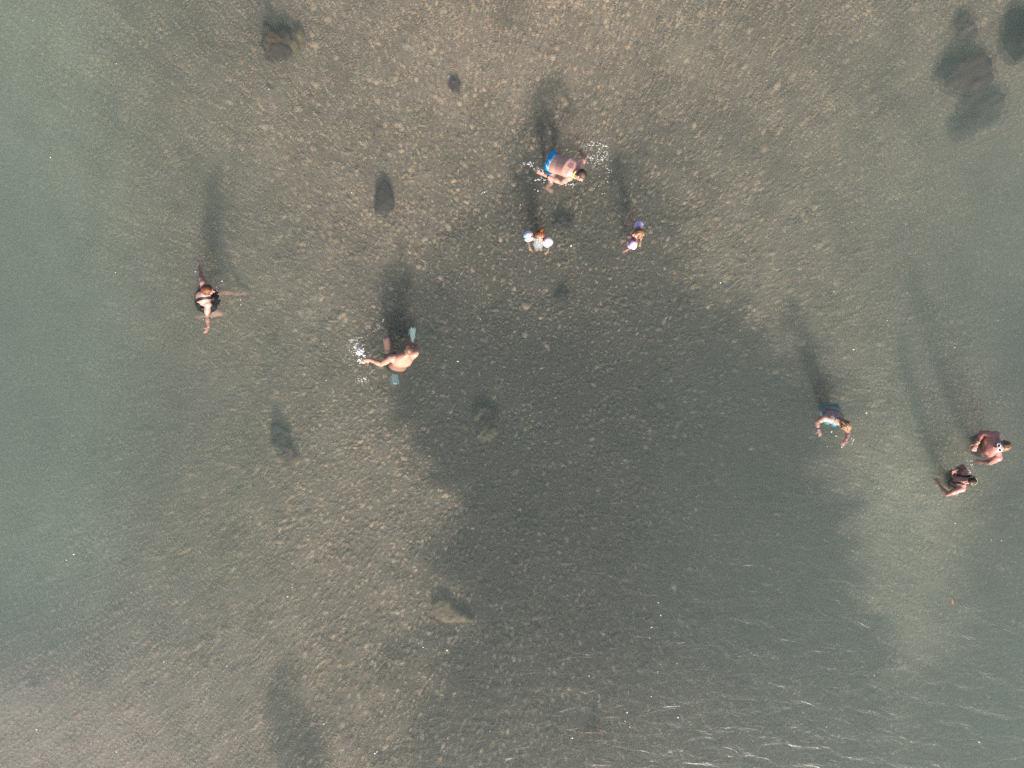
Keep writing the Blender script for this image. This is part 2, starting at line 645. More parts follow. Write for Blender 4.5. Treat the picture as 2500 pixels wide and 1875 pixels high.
def rock(px, py, w, h, tall, label, color, ang=0.0, seed=0, poly=None, blot=None):
    """a ragged boulder grown from several lumps, half sunk in the gravel"""
    rr = np.random.default_rng(40 + seed)
    z0 = -1.0
    p = W(px, py, z0)
    for _ in range(3):
        z0 = bed1(p[0], p[1])
        p = W(px, py, z0 + tall * .5)
    sx, sy = w / PXM / 2, h / PXM / 2
    A = Acc()
    c, s = math.cos(ang), math.sin(ang)
    rot = lambda x, y, z: np.array([x * c - y * s, x * s + y * c, z])
    if poly is None:
        A.ell((0, 0, 0), [rot(sx * .62, 0, 0), rot(0, sy * .62, 0), (0, 0, tall * .75)])
        n = 9
        for i in range(n):
            t = 2 * math.pi * (i + rr.uniform(-.3, .3)) / n
            d = rr.uniform(.45, .72)
            k = rr.uniform(.24, .42)
            A.ell(rot(math.cos(t) * sx * d, math.sin(t) * sy * d, rr.uniform(-.2, .25) * tall),
                  [rot(sx * k * 1.2, sx * k * rr.uniform(-.3, .3), 0), rot(0, sy * k * 1.1, rr.uniform(-.1, .1) * tall), (0, 0, tall * rr.uniform(.35, .7))])
    else:
        R = []
        P_ = np.array(poly, float)
        seg = []
        for q0, q1 in zip(P_, np.roll(P_, -1, 0)):
            for t in np.linspace(0, 1, 6, endpoint=False):
                seg.append(q0 * (1 - t) + q1 * t)
        seg = np.array(seg) * [sx, sy]
        for k, z in ((.9, -.3), (1.0, .1), (.97, .55), (.88, .8), (.5, .95)):
            R.append(np.concatenate([seg * k, np.full((len(seg), 1), z * tall)], 1) @ np.array([[c, s, 0], [-s, c, 0], [0, 0, 1]]))
        A.rings(R)
    v, nn, f = remesh(A, max(.012, min(sx, sy) / 16), 2)
    u = v / max(sx, sy)
    v = v + nn * ((.10 * snoise(u, 3.5, seed) + .07 * snoise(u, 9, seed + 2) + .035 * snoise(u, 22, seed + 1)) * min(sx, sy) * (1 if poly is None else .4))[:, None]
    v[:, 2] += tall * .12
    me = mesh("rock", v, f)
    col = np.tile(np.array(color, float), (len(v), 1))
    t = sstep(.1, .9, snoise(u, 3.2, seed + 6))
    col = col * (1 - t[:, None]) + (blot if blot is not None else np.array(color) * 1.5) * t[:, None]
    col *= (1 + .3 * snoise(u, 16, seed + 4))[:, None]
    color_attr(me, np.clip(col, .01, .5))
    o = link("rock", me, M_ROCK)
    o.location = (p[0], p[1], z0)
    tag(o, label, "rock", "rocks lying on the sea floor")
    return o


BR = (.062, .04, .037)
rock(676, 98, 92, 92, .42, "round dark brown boulder with a tan patch near the pale gravel", BR, 0, 1, blot=np.array([.13, .08, .055]))
rock(722, 92, 52, 74, .2, "low olive tan rock leaning on the round dark boulder", (.17, .135, .08), .2, 2)
rock(2372, 178, 136, 104, .6, "large dark reddish boulder with knobbly top", (.055, .034, .031), .2, 3, blot=np.array([.10, .05, .045]))
rock(2312, 168, 44, 66, .4, "small black rock beside the large reddish boulder", (.025, .022, .025), .2, 4)
rock(2398, 262, 130, 130, .45, "broad dark rock sunk next to the reddish boulder", (.062, .047, .04), .4, 5)
rock(2345, 318, 80, 50, .3, "flat murky rock at the foot of the broad dark rock", (.065, .05, .045), -.3, 6)
rock(2362, 62, 66, 74, .25, "brown wedge rock between the reddish boulder and the shallow gravel", (.11, .08, .07), .5, 7)
rock(2496, 75, 80, 150, .6, "tall black boulder standing apart from the reddish boulder cluster", (.025, .02, .022), 0, 8)
rock(938, 482, 60, 92, .18, "dark purple brown flat slab lying alone on brown gravel", (.055, .042, .042), 0, 9,
     poly=[(-.85, -.9), (.3, -1), (.9, -.55), (.75, .3), (.35, .75), (.0, 1), (-.3, .55), (-.75, .3), (-.6, -.3)])
rock(688, 1070, 56, 76, .22, "dark grey rock with pale pebbles at its foot", (.05, .05, .048), .75, 10)
rock(707, 1112, 46, 54, .14, "reddish brown stone touching the dark grey rock", (.13, .09, .07), .3, 11)
rock(1186, 1030, 70, 110, .28, "dark brown rock in the weedy field with olive flank", (.04, .033, .03), -.15, 12, blot=np.array([.11, .10, .06]))
rock(1372, 545, 60, 44, .16, "dark flat stone between the two children", (.05, .04, .04), .2, 14)
rock(1372, 722, 38, 44, .16, "small dark knob of rock in the weedy gravel past the dark flat stone", (.045, .04, .036), .2, 15)
rock(1110, 206, 30, 44, .14, "small purple brown stone in the pale gravel", (.09, .06, .068), .3, 16)
rock(1107, 1490, 118, 76, .15, "smooth tan triangular slab on the dark gravel", (.25, .19, .125), 0, 13,
     poly=[(-.95, .55), (-.55, .95), (-.2, .75), (.15, .25), (.55, -.2), (.98, -.62), (.8, -.85), (.3, -.75), (-.3, -.85), (-.85, -.55)], blot=np.array([.22, .17, .11]))

# ------------------------------------------------------------------ water body
S = 185.0
vb = [(-S, -S, 0), (S, -S, 0), (S, S, 0), (-S, S, 0), (-S, -S, -6), (S, -S, -6), (S, S, -6), (-S, S, -6)]
fb = [(0, 1, 2, 3), (7, 6, 5, 4), (0, 4, 5, 1), (1, 5, 6, 2), (2, 6, 7, 3), (3, 7, 4, 0)]
water = tag(link("water", mesh("water", vb, fb, False), M_WATER), "clear greenish shallow sea water with faint ripples", "water", kind="structure")


# ------------------------------------------------------------------ people
def hand(A, w, h, pn, ts, s, curl, spread=.16):
    """w wrist, h direction, pn palm normal (the side fingers curl to), ts = thumb side vector"""
    h = unit(h)
    pn = unit(pn - h * np.dot(pn, h))
    ts = unit(ts - h * np.dot(ts, h) - pn * np.dot(ts, pn))
    A.ell(w + h * .05 * s, [h * .055 * s, ts * .042 * s, pn * .019 * s])
    for off, ln in ((.030, .070), (.010, .080), (-.010, .075), (-.029, .058)):
        p = w + (h * .085 + ts * off) * s
        d = unit(h + ts * off / .03 * spread)
        for seg, (fr, r0, r1) in enumerate(((.45, .0105, .0098), (.32, .0098, .009), (.25, .009, .0078))):
            a = curl * (.35 + .5 * seg)
            dd = unit(d * math.cos(a) + pn * math.sin(a))
            q = p + dd * ln * fr * s
            A.cap(p, q, r0 * s, r1 * s, 8)
            p = q
    p = w + (h * .02 + ts * .03) * s
    q = p + unit(h * .6 + ts * .8 + pn * .25) * .042 * s
    A.cap(p, q, .014 * s, .0115 * s, 8)
    A.cap(q, q + unit(h * .9 + ts * .35 + pn * .35) * .032 * s, .0115 * s, .0095 * s, 8)


def person(sp):
    s = sp.get("s", 1.0)
    fem = sp.get("fem", False)
    JJ = dict(sp["J"])
    for q in sp.get("stand", ""):          # feet of standing people rest on the stones
        a, t = JJ[q + "an"], JJ[q + "to"]
        zb = bed1(*W(a[0], a[1], a[2])[:2])
        JJ[q + "an"] = (a[0], a[1], zb + .095)
        JJ[q + "to"] = (t[0], t[1], zb + .06)
    J = {k: W(*v) for k, v in JJ.items()}
    A = Acc()
    wide, deep = sp.get("wide", 1.0), sp.get("deep", 1.0)
    pel, che, nec, hd = J["pelvis"], J["chest"], J["neck"], J["head"]
    shs = unit(J["lsh"] - J["rsh"])
    hps = unit(J["lhip"] - J["rhip"])
    mid = pel * .5 + che * .5 + np.array(sp.get("bend", (0, 0, 0)))
    uch = che * .45 + nec * .55
    ax0 = unit(mid - pel)
    st = [pel - ax0 * .13 * s, pel - ax0 * .07 * s, pel, mid, che, uch, nec, nec + unit(hd - nec) * .03 * s]
    wd = np.array([.07, .135, .168, .142, .160, .150, .075, .058]) * s * wide
    dp = np.array([.07, .105, .118, .105, .118, .098, .068, .058]) * s * deep
    if fem:
        wd = wd * [1, 1, 1.04, .94, .92, .92, .85, .85]
    nu = 22
    ph = np.linspace(0, 2 * np.pi, nu, endpoint=False)
    R = []
    frames = []
    for i, c in enumerate(st):
        t = unit(st[min(i + 1, len(st) - 1)] - st[max(i - 1, 0)])
        sd = unit(hps * (1 - i / 6) + shs * min(i / 6, 1))
        sd = unit(sd - t * np.dot(sd, t))
        fw = np.cross(sd, t)          # left x up... forward
        fw = -fw if np.dot(fw, sp_f(sp, J)) < -1e9 else fw
        frames.append((c, t, sd, fw))
        cs, sn = np.cos(ph), np.sin(ph)
        e = .85
        R.append(c + (np.sign(cs) * np.abs(cs) ** e)[:, None] * sd * wd[i] + (np.sign(sn) * np.abs(sn) ** e)[:, None] * fw * dp[i])
    A.rings(R)
    fwc = frames[4][3]
    upc = frames[4][1]
    fwp = frames[2][3]
    upp = frames[2][1]
    bones = [("torso", pel, mid, .15 * s * wide), ("torso", mid, che, .15 * s * wide), ("torso", che, nec, .11 * s * wide)]
    if fem:
        for q in (-1, 1):
            A.ell(che + fwc * .105 * s * deep + shs * q * .072 * s - upc * .02 * s, [shs * .066 * s, fwc * .062 * s, upc * .068 * s])
    else:
        for q in (-1, 1):
            A.ell(che + fwc * .07 * s * deep + shs * q * .075 * s + upc * .05 * s, [shs * .085 * s, fwc * .05 * s, upc * .07 * s])
    if sp.get("belly"):
        b = sp["belly"]
        A.ell(mid + frames[3][3] * .06 * s, [frames[3][2] * .155 * s * wide, frames[3][3] * .11 * b * s, frames[3][1] * .15 * s])
    for q, sh, el, wr, ha in ((1, "lsh", "lel", "lwr", "lha"), (-1, "rsh", "rel", "rwr", "rha")):
        S_, E, Wr = J[sh], J[el], J[wr]
        k = sp.get("arm", 1.0) * s * (0.88 if fem else 1.0)
        A.cap(nec - upc * .02 * s, S_, .058 * s, .060 * k)
        A.cap(che + shs * q * .09 * s, S_, .085 * s, .062 * k)
        A.ell(S_, [shs * .066 * k, fwc * .066 * k, upc * .068 * k])
        A.cap(S_, E, .056 * k, .043 * k)
        A.ell(S_ * .5 + E * .5, [unit(E - S_) * .10 * k, unit(np.cross(E - S_, fwc)) * .054 * k, unit(np.cross(np.cross(E - S_, fwc), E - S_)) * .056 * k])
        A.cap(E, Wr, .043 * k, .029 * k)
        A.ell(E * .7 + Wr * .3, [unit(Wr - E) * .08 * k, unit(np.cross(Wr - E, fwc)) * .046 * k, unit(np.cross(np.cross(Wr - E, fwc), Wr - E)) * .044 * k])
        hs = sp.get(ha, {})
        hdv = (J[ha + "t"] - Wr) if (ha + "t") in J else (Wr - E)
        pn = np.array(hs.get("palm", (0, 0, -1.0)))
        ts = np.array(hs["thumb"]) if "thumb" in hs else np.cross(hdv, pn) * (1 if q > 0 else -1)
        hand(A, Wr + unit(hdv) * .01 * s, hdv, pn, ts, s * (.93 if fem else 1.0), hs.get("curl", .35), hs.get("spread", .16))
        bones += [("arm", S_, E, .055 * k), ("arm", E, Wr, .04 * k), ("arm", Wr, Wr + unit(hdv) * .18 * s, .04 * k)]
    for q, hp, kn, an, to in ((1, "lhip", "lkn", "lan", "lto"), (-1, "rhip", "rkn", "ran", "rto")):
        Hp, Kn, An, To = J[hp], J[kn], J[an], J[to]
        k = s * sp.get("leg", 1.0)
        A.cap(Hp, Kn, .088 * k, .056 * k)
        A.ell(Hp * .7 + Kn * .3, [unit(Kn - Hp) * .16 * k, unit(np.cross(Kn - Hp, fwp)) * .088 * k, unit(np.cross(np.cross(Kn - Hp, fwp), Kn - Hp)) * .09 * k])
        A.ell(Kn, [[.056 * k, 0, 0], [0, .056 * k, 0], [0, 0, .056 * k]])
        A.cap(Kn, An, .052 * k, .036 * k)
        A.ell(Kn * .7 + An * .3, [unit(An - Kn) * .12 * k, unit(np.cross(An - Kn, [0.3, .2, .9])) * .056 * k, unit(np.cross(np.cross(An - Kn, [.3, .2, .9]), An - Kn)) * .056 * k])
        fd = unit(To - An)
        heel = An - fd * .03 * s + unit(An - Kn) * .03 * s
        A.cap(heel, An + fd * .13 * s + unit(An - Kn) * .045 * s, .036 * s, .030 * s)
        sdv = unit(np.cross(fd, unit(An - Kn)))
        tip = An + fd * .15 * s + unit(An - Kn) * .05 * s
        A.ell(tip - fd * .03 * s, [fd * .07 * s, sdv * .046 * s, np.cross(fd, sdv) * .022 * s])
        for tq, tl in zip((-.034, -.015, .002, .018, .032), (.045, .043, .040, .035, .03)):
            A.cap(tip + sdv * tq * s, tip + sdv * tq * s + fd * tl * s, .013 * s, .010 * s, 8)
        A.ell(Hp - fwp * .05 * s - upp * .01 * s, [hps * .085 * s * wide, fwp * .085 * s * deep, upp * .09 * s])
        bones += [("leg", Hp, Kn, .085 * k), ("shin", Kn, An, .055 * k), ("shin", An, An + fd * .22 * s, .04 * k)]
    # head
    hs = s if s > .9 else .80
    hf = unit(sp["face"])
    hu = np.array(sp.get("crown", (0, 0, 1.0)))
    hu = unit(hu - hf * np.dot(hu, hf))
    hr = np.cross(hf, hu)             # right-hand side of the head
    h_ = hs * sp.get("headk", 1.0)
    P = lambda r, f, u: hd + (hr * r + hf * f + hu * u) * h_
    ax = lambda a, b, c: [hr * a * h_, hf * b * h_, hu * c * h_]
    A.ell(P(0, -.012, .022), ax(.076, .096, .094), 20, 14)
    A.ell(P(0, .028, -.040), ax(.060, .064, .086), 20, 14)
    A.ell(P(0, .062, -.098), ax(.030, .028, .024))
    A.cap(P(0, .088, .012), P(0, .112, -.030), .010 * h_, .0145 * h_, 8)
    A.ell(P(.010, .104, -.034), ax(.011, .012, .010), 8, 6)
    A.ell(P(-.010, .104, -.034), ax(.011, .012, .010), 8, 6)
    A.ell(P(0, .078, .026), ax(.052, .018, .012))
    A.ell(P(0, .090, -.058), ax(.026, .010, .008))
    A.ell(P(0, .088, -.070), ax(.023, .011, .009))
    for q in (-1, 1):
        A.ell(P(q * .079, -.012, -.012), [(hr * q * .010 - hf * .006) * h_, hf * .022 * h_, hu * .033 * h_], 10, 8)
        A.ell(P(q * .045, .062, -.028), ax(.022, .022, .02))
    A.cap(nec - unit(hd - nec) * .03 * s, P(0, -.022, -.06), .060 * s * (.85 if fem else 1.05), .055 * h_ * (.9 if fem else 1.08))
    bones += [("head", P(0, 0, -.06), P(0, -.01, .04), .085 * h_), ("neck", nec, P(0, -.02, -.07), .06 * h_)]

    v, nn, f = remesh(A, .0085 if s > .9 else .0065, 3)
    base = np.array([pel[0], pel[1], bed1(pel[0], pel[1])])
    # nearest bone of every vertex
    best = np.full(len(v), 1e9)
    lab = np.empty(len(v), object)
    par = np.zeros(len(v))
    bid = np.zeros(len(v), int)
    for bi, (nm, a, b, r) in enumerate(bones):
        ab = b - a
        t = np.clip(((v - a) @ ab) / (ab @ ab), 0, 1)
        d = np.linalg.norm(v - a - t[:, None] * ab, axis=1) / r
        q = d < best
        best[q] = d[q]
        lab[q] = nm
        par[q] = t[q]
        bid[q] = bi
    # along-torso coordinate 0 pelvis .. 1 neck, and frontness / sideness
    spine = nec - pel
    tt = ((v - pel) @ spine) / (spine @ spine)
    fr = np.where(tt < .4, ((v - pel) @ fwp), ((v - che) @ fwc)) / s
    sd_ = ((v - (pel + spine * np.clip(tt, 0, 1)[:, None])) @ shs) / s
    hl = np.stack([(v - hd) @ hr, (v - hd) @ hf, (v - hd) @ hu], -1) / h_
    skin = np.array(sp.get("skin", (.55, .33, .24))) * np.array([.80, .765, .78])
    col = np.tile(skin, (len(v), 1))
    col *= (1 + .10 * snoise(v, 9, 2) + .05 * snoise(v, 30, 5))[:, None]
    hdm = lab == "head"
    # lips, cheeks, brows
    lip = hdm & (np.abs(hl[:, 0]) < .026) & (hl[:, 1] > .084) & (np.abs(hl[:, 2] + .064) < .013)
    col[lip] = skin * [.85, .5, .5]
    brow = hdm & (np.abs(np.abs(hl[:, 0]) - .033) < .022) & (hl[:, 1] > .07) & (np.abs(hl[:, 2] - .030) < .006)
    col[brow] = np.array(sp["hair"]) * .8
    chk = hdm & (np.abs(np.abs(hl[:, 0]) - .042) < .02) & (hl[:, 1] > .05) & (np.abs(hl[:, 2] + .03) < .02)
    col[chk] *= [1.05, .88, .88]
    ext = (lab == "arm") & (par > .2)
    col[ext] *= [.95, .9, .86]
    ctx = dict(v=v, n=nn, lab=lab, par=par, bid=bid, tt=tt, fr=fr, sd=sd_, hl=hl, s=s, J=J, P=P, hr=hr, hf=hf, hu=hu, h_=h_, f=f, base=base,
               fwc=fwc, shs=shs, upc=upc)
    if "paint" in sp:
        col = sp["paint"](col, ctx)
    me = mesh("person", v - base, f)
    color_attr(me, np.clip(col, .01, .9))
    body = link("person", me, M_SKIN)
    body.location = base
    tag(body, sp["label"], "person")
    ctx["body"] = body

    def shell(name, mask, off, color, mat, ridge=None, thick=.006):
        """a garment or hair cap: the masked skin faces lifted off the body"""
        keep = [q for q in f if all(mask[i] for i in q)]
        ids = sorted({i for q in keep for i in q})
        mp = {i: k for k, i in enumerate(ids)}
        ids = np.array(ids)
        o_ = np.full(len(ids), off) if np.isscalar(off) else off[ids]
        if ridge is not None:
            o_ = o_ + ridge[ids]
        vv = v[ids] + nn[ids] * o_[:, None]
        m_ = mesh(name, vv - base, [tuple(mp[i] for i in q) for q in keep])
        color_attr(m_, color[ids] if np.ndim(color) == 2 else np.tile(color, (len(ids), 1)))
        ob = link(name, m_, mat, body)
        sm = ob.modifiers.new("thickness", 'SOLIDIFY')
        sm.thickness = thick + (off if np.isscalar(off) else float(np.mean(off))) * .9
        sm.offset = -1
        return ob
    ctx["shell"] = shell
    # hair cap
    if sp.get("hairline") is not None:
        hm = sp["hairline"](hl) & (hdm | (lab == "neck"))
        ang = np.arctan2(hl[:, 0], hl[:, 1] + .03)
        strand = .0035 * np.sin(ang * 26 + 8 * hl[:, 2] / .1) + .003 * snoise(hl, 90, 4)
        hc = np.tile(np.array(sp["hair"]), (len(v), 1)) * (1 + .35 * np.sin(ang * 17 + 3 * snoise(hl, 30, 3)))[:, None]
        if "hair2" in sp:
            t = np.clip(.5 + .7 * np.sin(ang * 9 + 2 * snoise(hl, 18, 2)), 0, 1)
            hc = hc * (1 - t[:, None]) + np.array(sp["hair2"]) * t[:, None]
        ctx["hairobj"] = shell("hair", hm, sp.get("hairoff", .012) * h_, np.clip(hc, .004, .9), M_HAIR, strand * h_)
    # eyes
    for q in (-1, 1):
        E = Acc()
        E.ell((0, 0, 0), [hr * .0125 * h_, hf * .0125 * h_, hu * .0125 * h_], 14, 10)
        ev = np.concatenate(E.v)
        em = mesh("eye", ev, E.f)
        fz = ev @ hf / (.0125 * h_)
        ec = np.where(fz[:, None] > .88, [[.01, .008, .006]], np.where(fz[:, None] > .62, [[.09, .05, .03]], [[.7, .68, .66]]))
        color_attr(em, ec)
        eo = link("eye", em, M_PLASTIC, body)
        eo.location = P(q * .031, .079, .006) - base
    if "dress" in sp:
        sp["dress"](ctx)
    L = lambda a, b: np.linalg.norm(J[a] - J[b])
    print("BONES", sp["label"][:30], {k: round(float(L(*k.split("-"))), 2) for k in (
        "pelvis-neck", "neck-head", "lsh-rsh", "lsh-lel", "lel-lwr", "rsh-rel", "rel-rwr", "lhip-lkn", "lkn-lan", "rhip-rkn", "rkn-ran")})
    return ctx


def sp_f(sp, J):
    return np.array([0, 0, 0])


def extra(ctx, name, acc, color, mat, lump=0.0, freq=30, parent=None, voxel=None):
    """an added piece, given in world coordinates, as a child of the body"""
    if voxel:
        v, nn, f = remesh(acc, voxel, 2)
    else:
        v, f = np.concatenate(acc.v), acc.f
    if lump:
        c = v.mean(0)
        v = c + (v - c) * (1 + lump * snoise(v, freq, 3))[:, None]
    m_ = mesh(name, v - ctx["base"], f)
    cc = color(v) if callable(color) else np.tile(color, (len(v), 1))
    color_attr(m_, np.clip(cc, .004, .95))
    return link(name, m_, mat, parent or ctx["body"])


def band(acc, c, axis, r, tube, flat=1.0, nu=28, k=8, ax2=None, er=1.0):
    """a ring round axis: strap, bracelet"""
    axis = unit(axis)
    s1 = unit(np.cross(axis, ax2 if ax2 is not None else [.3, .2, .9]))
    s2 = np.cross(axis, s1)
    v, f = [], []
    for i in range(nu):
        a = 2 * math.pi * i / nu
        d = s1 * math.cos(a) + s2 * math.sin(a) * er
        for j in range(k):
            b = 2 * math.pi * j / k
            v.append(c + d * (r + tube * math.cos(b)) + axis * tube * flat * math.sin(b))
    for i in range(nu):
        for j in range(k):
            f.append((i * k + j, ((i + 1) % nu) * k + j, ((i + 1) % nu) * k + (j + 1) % k, i * k + (j + 1) % k))
    acc.add(v, f)


def short_hair(hl):
    front = .050 - np.clip(-(hl[:, 1] - .02), 0, .06) * 1.2
    lim = np.where(hl[:, 1] > .02, front + .25 * np.clip(hl[:, 1] - .05, 0, 1), np.where(hl[:, 1] > -.035, -.005, -.075))
    ear = (np.abs(hl[:, 0]) > .078) & (hl[:, 2] < .03)
    return (hl[:, 2] > lim) & ~ear


def long_hair(hl):
    lim = np.where(hl[:, 1] > .03, .052, np.where(hl[:, 1] > -.02, -.03, -.11))
    return hl[:, 2] > lim


# ---- woman in black swimsuit
def dress_a(c):
    lab, tt, fr, sd, par = c["lab"], c["tt"], c["fr"], c["sd"], c["par"]
    tor = np.isin(lab, ("torso",))
    back_low = (fr < 0) & (tt > .52) & (np.abs(sd) < .13 - .10 * np.clip((.75 - tt) / .3, 0, 1))
    strap = (np.abs(np.abs(sd) - .085) < .026) & (tt < 1.05)
    m = (tor & (tt < .80) & ~back_low) | (tor & strap & (tt > .5)) | ((lab == "leg") & (par < .14))
    m &= ~((fr > 0) & (tt > .82) & ~strap)
    c["shell"]("swimsuit", m, .010, (.010, .011, .018), M_CLOTH)
    # gathered skirt of the suit spreading on the water
    J = c["J"]
    cen = W(501, 731, -.03)
    v, f = [], []
    nu, kk = 64, 7
    for j in range(kk):
        for i in range(nu):
            a = 2 * math.pi * i / nu
            r = (.165 + .085 * (j / (kk - 1)) ** .8) * (1 + .035 * math.sin(9 * a + j * .4) + .03 * math.sin(4 * a + 1))
            z = .05 - .16 * (j / (kk - 1)) + .012 * math.sin(9 * a)
            v.append(cen + np.array([math.cos(a) * r * .92, math.sin(a) * r * 1.05, z]))
    for j in range(kk - 1):
        for i in range(nu):
            f.append((j * nu + i, j * nu + (i + 1) % nu, (j + 1) * nu + (i + 1) % nu, (j + 1) * nu + i))
    A = Acc()
    A.add(v, f)
    o = extra(c, "skirt", A, (.010, .011, .018), M_CLOTH)
    o.modifiers.new("thickness", 'SOLIDIFY').thickness = .004
    # short bob at the nape
    B = Acc()
    P = c["P"]
    for q in range(9):
        a = (q - 4) / 4 * 1.25
        B.cap(P(math.sin(a) * .075, -.03 - math.cos(a) * .055, .03), P(math.sin(a) * .085, -.02 - math.cos(a) * .065, -.085), .022, .015)
    extra(c, "hair_ends", B, (.10, .035, .016), M_HAIR, .05, 60, voxel=.007)


A_ = person(dict(
    label="woman in a black swimsuit wading with both arms spread wide", fem=True, wide=1.2, deep=1.22, arm=1.25, leg=1.2, belly=1.0,
    skin=(.70, .44, .35), hair=(.10, .032, .014), hair2=(.21, .08, .032), hairline=long_hair, hairoff=.016,
    face=(.94, -.20, -.12),
    J=dict(pelvis=(497, 734, -.46), chest=(497, 729, -.05), neck=(503, 717, .12), head=(508, 708, .235),
           lsh=(498, 692, .03), rsh=(507, 742, .04), lel=(490, 671, -.13), lwr=(487, 652, -.22), rel=(506, 772, -.06), rwr=(509, 797, -.085),
           rhat=(501, 815, -.09), lhat=(485, 640, -.23),
           lhip=(503, 724, -.52), rhip=(502, 748, -.52), lkn=(545, 711, -.86), lan=(580, 717, -1.16), lto=(594, 714, -1.2),
           rkn=(540, 764, -.82), ran=(496, 772, -1.06), rto=(486, 775, -1.22)),
    rha=dict(palm=(-.9, .2, -.5), curl=.55), dress=dress_a))


# ---- man splashing, seen from behind
def trunks(color, off=.014, lo=.42, wl=.12, pattern=None):
    def d(c):
        lab, tt, par = c["lab"], c["tt"], c["par"]
        m = ((lab == "torso") & (tt < wl)) | ((lab == "leg") & (par < lo)) | ((lab == "torso") & (tt < .05))
        col = np.tile(np.array(color), (len(tt), 1))
        if pattern:
            col = pattern(col, c)
        c["shell"]("swim_trunks", m, off, col, M_CLOTH, .006 * snoise(c["v"], 22, 6))
    return d


def fin(c, root, tip, w, up):
    """swim fin: shoe pocket and a flared ribbed blade"""
    root, tip = np.asarray(root), np.asarray(tip)
    d = unit(tip - root)
    L = np.linalg.norm(tip - root)
    sd = unit(np.cross(d, up))
    n = np.cross(sd, d)
    A = Acc()
    R = []
    for t in np.linspace(0, 1, 9):
        ww = w * (.62 + .38 * t) * (1 if t < .97 else .9)
        th = .03 * (1 - t) ** 2 + .008
        q = []
        for a in np.linspace(0, 2 * np.pi, 16, endpoint=False):
            q.append(root + d * t * L + sd * math.cos(a) * ww + n * (math.sin(a) * th + (.006 if abs(math.cos(a)) > .85 else 0)))
        R.append(np.array(q))
    A.rings(R)
    extra(c, "swim_fin", A, lambda v: np.array([.42, .60, .62]) * (1 + .12 * snoise(v, 25, 2))[:, None], M_PLASTIC)


def dress_b(c):
    trunks((.035, .035, .03), wl=.14, lo=.40)(c)
    J = c["J"]
    fin(c, W(1005, 838, -.90), W(1009, 800, -.84), .060, np.array([.3, 0, 1]))
    fin(c, W(964, 906, -.62), W(965, 938, -.52), .085, np.array([0, .25, 1]))


def paint_b(col, c):
    tt, fr, lab = c["tt"], c["fr"], c["lab"]
    m = (lab != "leg") & (lab != "shin")
    col[m] *= [1.0, .92, .88]
    sh = sstep(.75, 1.05, tt) * (lab == "torso")
    return col * (1 - sh[:, None] * np.array([.06, .22, .25]))


B_ = person(dict(
    label="broad man seen from behind slapping the water with one arm, pale fins on his feet", wide=1.16, deep=1.05, arm=1.2, leg=1.2,
    skin=(.66, .41, .32), hair=(.16, .10, .065), hairline=lambda h: short_hair(h) & ~((h[:, 2] > .075) & (h[:, 1] > -.02) & (np.abs(h[:, 0]) < .04)),
    hairoff=.006, face=(-.30, .94, -.25), crown=(0, .25, 1),
    J=dict(pelvis=(968, 896, -.38), chest=(982, 880, .03), neck=(992, 866, .22), head=(998, 853, .34),
           lsh=(955, 874, .12), rsh=(1012, 864, .13), lel=(931, 889, .0), lwr=(902, 878, .03), lhat=(882, 884, .0),
           rel=(1016, 848, -.14), rwr=(1000, 836, -.3),
           lhip=(957, 885, -.40), rhip=(980, 890, -.42), lkn=(943, 828, -.33), lan=(956, 868, -.68), lto=(962, 900, -.72),
           rkn=(994, 854, -.68), ran=(1003, 832, -.93), rto=(1006, 815, -.93)),
    lha=dict(palm=(-.2, .3, -1), curl=.15, spread=.3), paint=paint_b, dress=dress_b))


# ---- man bending over in blue trunks
def dress_c(c):
    def pat(col, c):
        k = (np.sin(c["v"] @ np.array([60, 35, 20])) > .7) & (c["sd"] < -.02)
        col[k] = (.55, .68, .78)
        return col
    trunks((.010, .36, .72), .012, .26, .08, pat)(c)
    A = Acc()
    J, P = c["J"], c["P"]
    band(A, P(0, -.03, -.085), unit(J["head"] - J["neck"]), .072, .011, 1.4)
    extra(c, "neck_strap", A, (.75, .72, .25), M_PLASTIC)
    A = Acc()
    q = J["rwr"] * .80 + J["rel"] * .20
    band(A, q, J["rwr"] - J["rel"], .036, .007, 1.6)
    extra(c, "wristband", A, (.03, .012, .012), M_CLOTH)


def paint_c(col, c):
    p = W(1395, 404, .5)
    d = np.linalg.norm((c["v"] - p)[:, :2], axis=1)
    m = (d < .055 + .012 * snoise(c["v"], 60, 2)) & (c["fr"] < 0) & (c["lab"] == "torso")
    col[m] = col[m] * [.5, .52, .62]
    return col


C_ = person(dict(
    stand="lr", label="man in bright blue trunks bending forward with one arm swung back", wide=1.22, deep=1.1, arm=1.08,
    skin=(.68, .41, .33), hair=(.045, .028, .022), hairline=short_hair, hairoff=.010,
    face=(.42, -.72, -.50), crown=(.72, -.15, .62),
    J=dict(pelvis=(1350, 399, .08), chest=(1388, 408, .36), neck=(1407, 420, .42), head=(1418, 428, .50),
           lsh=(1420, 394, .36), rsh=(1389, 434, .36), lel=(1428, 384, .10), lwr=(1418, 372, -.12), rel=(1371, 446, .17), rwr=(1329, 427, .16),
           rhat=(1300, 414, .16),
           lhip=(1356, 386, .02), rhip=(1346, 410, .0), rkn=(1345, 446, -.30), ran=(1332, 458, -.66), rto=(1346, 464, -.70),
           lkn=(1374, 396, -.38), lan=(1350, 392, -.66), lto=(1366, 398, -.70)),
    rha=dict(palm=(0, .8, -.5), curl=.2, spread=.25), paint=paint_c, dress=dress_c))


